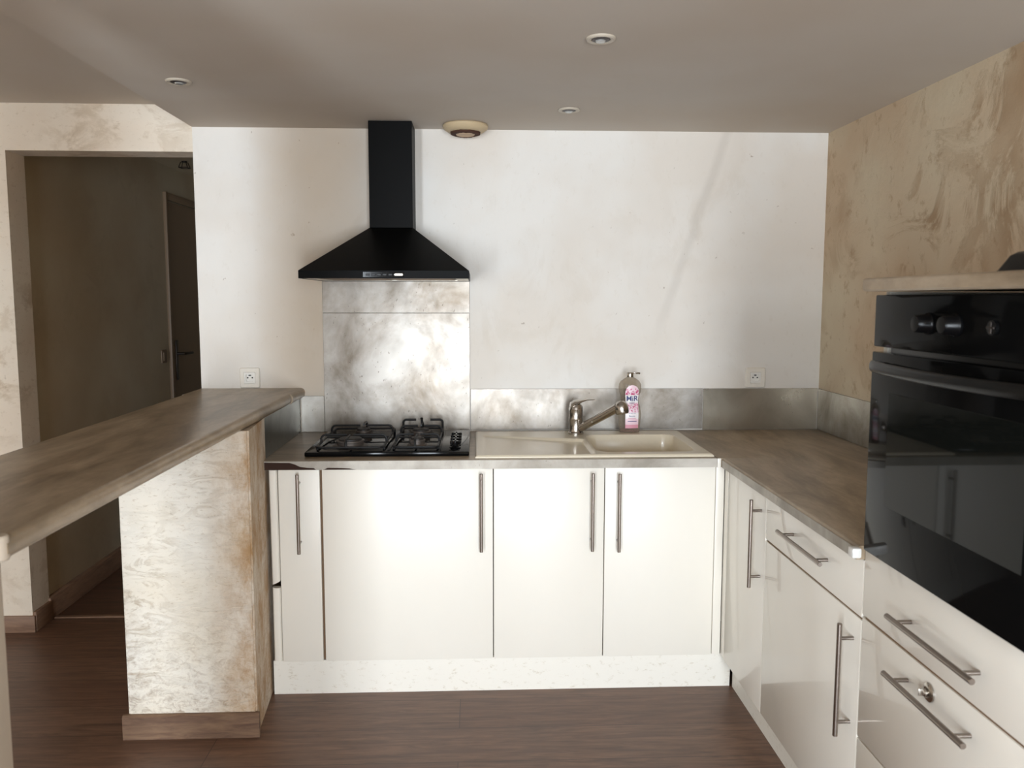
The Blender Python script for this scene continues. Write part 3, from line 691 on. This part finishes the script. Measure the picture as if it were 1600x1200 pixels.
def surf(x, z, off):     # point on the bottle's front at offset x from its axis
    wd = bw(z); dp = wd*.56; t = max(-.98, min(.98, x/wd)); return (bx+x, by - dp*math.sqrt(1-t*t) - off, bz+z)
# label sheet
LB = [(.018, .027), (.045, .0275), (.09, .0275), (.12, .0265), (.14, .027), (.16, .029), (.175, .0275), (.186, .022), (.193, .014), (.1965, .003)]
def lw_(z):
    for (a, ra), (c_, rc) in zip(LB, LB[1:]):
        if a <= z <= c_: return ra+(rc-ra)*(z-a)/(c_-a)
    return LB[-1][1]
LC = .006
b = bmesh.new(); rg = []
for i in range(41):
    z = .018 + (.1965-.018)*i/40; hw = lw_(z); rg.append([b.verts.new(surf(LC-hw+2*hw*k/14, z, .0008)) for k in range(15)])
for A, B in zip(rg, rg[1:]):
    for k in range(14): b.faces.new((A[k], A[k+1], B[k+1], B[k]))
lb = MB().add(b).build('label', 'label', bo)
def text_on(txt, size, cx_, z, mat, parent, bold=0.0, name='lettering', sx=1.0):
    cu = bpy.data.curves.new('t', 'FONT'); cu.body = txt; cu.size = size; cu.align_x = 'CENTER'; cu.offset = bold; cu.resolution_u = 4
    o = bpy.data.objects.new('t', cu); C.objects.link(o); dg = bpy.context.evaluated_depsgraph_get()
    me = bpy.data.meshes.new_from_object(o.evaluated_get(dg)); bpy.data.objects.remove(o)
    b = bmesh.new(); b.from_mesh(me); bpy.data.meshes.remove(me)
    bmesh.ops.triangulate(b, faces=b.faces)
    bmesh.ops.subdivide_edges(b, edges=[e for e in b.edges if e.calc_length() > .005], cuts=1)
    for v in b.verts: v.co = Vector(surf(cx_ + v.co.x*sx, z + v.co.y, .0015))
    return MB().add(b).build(name, mat, parent, smooth=False)
text_on('MiR', .0305, LC, .131, 'ink', lb, .0004)
text_on('SECRET DE', .0062, LC, .078, 'ink', lb, 0)
text_on('Beaute', .0095, LC, .066, 'ink', lb, 0)
def bar_on(x0, x1, z0, z1, mat):
    b = bmesh.new(); top_ = []; bot_ = []
    for k in range(7):
        x = x0+(x1-x0)*k/6; bot_.append(b.verts.new(surf(x, z0, .0014))); top_.append(b.verts.new(surf(x, z1, .0014)))
    for k in range(6): b.faces.new((bot_[k], bot_[k+1], top_[k+1], top_[k]))
    return b
for q in ((-.012, .012, .1235, .1248, 'ink'), (-.010, .010, .1195, .1205, 'ink'), (-.018, .020, .046, .0485, 'ink'), (-.016, .016, .060, .0613, 'pink'), (-.018, .018, .0565, .0577, 'pink')):
    MB().add(bar_on(LC+q[0], LC+q[1], q[2], q[3], 0)).build('text_line', q[4], lb)
cpx = MB().lathe([(0, 0), (.0145, 0), (.0150, .002), (.0145, .016), (.013, .019), (0, .019)], (bx, by, bz+.228), n=24)
cpx.build('cap', 'chrome', bo)
MB().box(bx+.010, bx+.034, by-.009, by+.009, bz+.243, bz+.2475, .002).lathe([(0, 0), (.009, 0), (.010, .004), (.008, .007), (0, .007)], (bx+.033, by, bz+.240), n=16).build('flip_lid', 'chrome', bo)

# ------------------------------------------------------------------ sockets
def socket(x0, x1, z0, z1, label, depth=.010):
    cx_, cz_ = (x0+x1)/2, (z0+z1)/2
    t = thing('wall_socket', label, 'socket', (cx_, D, z0), 'wall sockets above the splashback')
    hw = (x1-x0)/2; hh = (z1-z0)/2
    def rr(wd, hh_, r, n=8):
        out = []
        for sx, sz, a0 in ((1, 1, 0), (-1, 1, 90), (-1, -1, 180), (1, -1, 270)):
            for i in range(n): a = math.radians(a0+90*i/(n-1)); out.append((cx_+sx*(wd-r)+r*math.cos(a), cz_+sz*(hh_-r)+r*math.sin(a)))
        return out
    b = bmesh.new()
    secs = [(rr(hw, hh, .008), D-.0003), (rr(hw, hh, .008), D-depth*.6), (rr(hw-.003, hh-.003, .007), D-depth), (rr(.0235, .0235, .002), D-depth), (rr(.0235, .0235, .002), D-.001)]
    rg = [[b.verts.new((p[0], y, p[1])) for p in pts] for pts, y in secs]
    for A, B in zip(rg, rg[1:]):
        for k in range(len(A)): b.faces.new((A[k], A[(k+1) % len(A)], B[(k+1) % len(A)], B[k]))
    bmesh.ops.recalc_face_normals(b, faces=b.faces); MB().add(b).build('frame', 'cream', t)
    # insert with the round well
    b = bmesh.new(); sq = rr(.0228, .0228, .002, 8); n = len(sq); yA = D-depth-.0005; yB = D-.002
    circ = []
    for p in sq:
        a = math.atan2(p[1]-cz_, p[0]-cx_); circ.append((cx_+.0195*math.cos(a), cz_+.0195*math.sin(a)))
    rg = [[b.verts.new((p[0], yB, p[1])) for p in sq], [b.verts.new((p[0], yA, p[1])) for p in sq], [b.verts.new((p[0], yA, p[1])) for p in circ], [b.verts.new((p[0], yB, p[1])) for p in circ]]
    for A, B in zip(rg, rg[1:]):
        for k in range(n): b.faces.new((A[k], A[(k+1) % n], B[(k+1) % n], B[k]))
    b.faces.new(rg[3]); bmesh.ops.recalc_face_normals(b, faces=b.faces); ins = MB().add(b).build('insert', 'white_plastic', t)
    MB().lathe([(0, 0), (.003, 0), (.003, .001), (0, .001)], (cx_-.0095, yB-.0002, cz_), (0, -1, 0), 16).build('pin_hole', 'hole', ins)
    MB().lathe([(0, 0), (.003, 0), (.003, .001), (0, .001)], (cx_+.0095, yB-.0002, cz_), (0, -1, 0), 16).build('pin_hole', 'hole', ins)
    MB().box(cx_-.0045, cx_+.0045, yB-.006, yB-.0002, cz_+.0085, cz_+.0125, .001).build('earth_pin', 'hole', ins)
socket(-.984, -.902, 1.0395, 1.124, 'white wall socket just above the end of the bar')
socket(1.146, 1.231, 1.0335, 1.119, 'cream wall socket on the right, above the dark steel strip')

# ------------------------------------------------------------------ ceiling fittings
def spot(x, y, label, r=.040):
    t = thing('ceiling_spotlight', label, 'spotlight', (x, y, ZC-.006), 'round recessed spotlights')
    MB().lathe([(r, .0055), (r, .002), (r-.004, -.001), (r*.66, .0005), (r*.62, .0055)], (x, y, ZC-.006), n=36, cap=False).build('trim_ring', 'spot_ring', t)
    MB().lathe([(r*.64, .0052), (r*.60, .0005), (r*.5, -.0005), (0, .0015)], (x, y, ZC-.006), n=36, cap=False).build('recess', 'lamp_dark', t)
    MB().lathe([(0, -.004), (r*.30, -.003), (r*.36, .0005), (0, .0010)], (x, y+.006, ZC-.0062), n=24).build('bulb', 'lamp_glass', t)
spot(-.945, 2.765, 'unlit recessed spotlight above the bar, left of the hood')
spot(.332, 2.270, 'unlit recessed spotlight nearest the camera, at top centre')
spot(.340, 3.105, 'unlit recessed spotlight near the white wall, right of the hood')
vt = thing('extractor_vent', 'round greasy ceiling extractor vent hanging beside the hood chimney', 'vent', (-.042, 3.385, ZC-.028))
vx, vy = -.042, 3.388
MB().lathe([(.086, .028), (.090, .024), (.091, .018), (.086, .010), (.072, .000), (.058, -.002), (.056, .004), (.056, .028)], (vx, vy, ZC-.0285), n=44, cap=False).build('outer_ring', 'vent_face', vt)
gm = MB(); b = bmesh.new(); rg = []
for j, (r_, z_) in enumerate(((.060, -.0005), (.058, -.009), (.048, -.013), (.040, -.010), (.038, .004))):
    rg.append([b.verts.new((vx+(r_+random.uniform(-.002, .002))*math.cos(2*PI*k/56), vy+(r_+random.uniform(-.002, .002))*math.sin(2*PI*k/56), ZC-.0285+z_+random.uniform(-.0015, .0015))) for k in range(56)])
for A, B in zip(rg, rg[1:]):
    for k in range(56): b.faces.new((A[k], A[(k+1) % 56], B[(k+1) % 56], B[k]))
bmesh.ops.recalc_face_normals(b, faces=b.faces); gm.add(b).build('greasy_collar', 'grease', vt)
MB().lathe([(0, -.006), (.024, -.010), (.034, -.0135), (.038, -.010), (.036, -.002), (0, .0)], (vx, vy, ZC-.0285), n=32).build('centre_disc', 'dirty_disc', vt)

for o in bpy.data.objects:
    if '_o' in o: del o['_o']
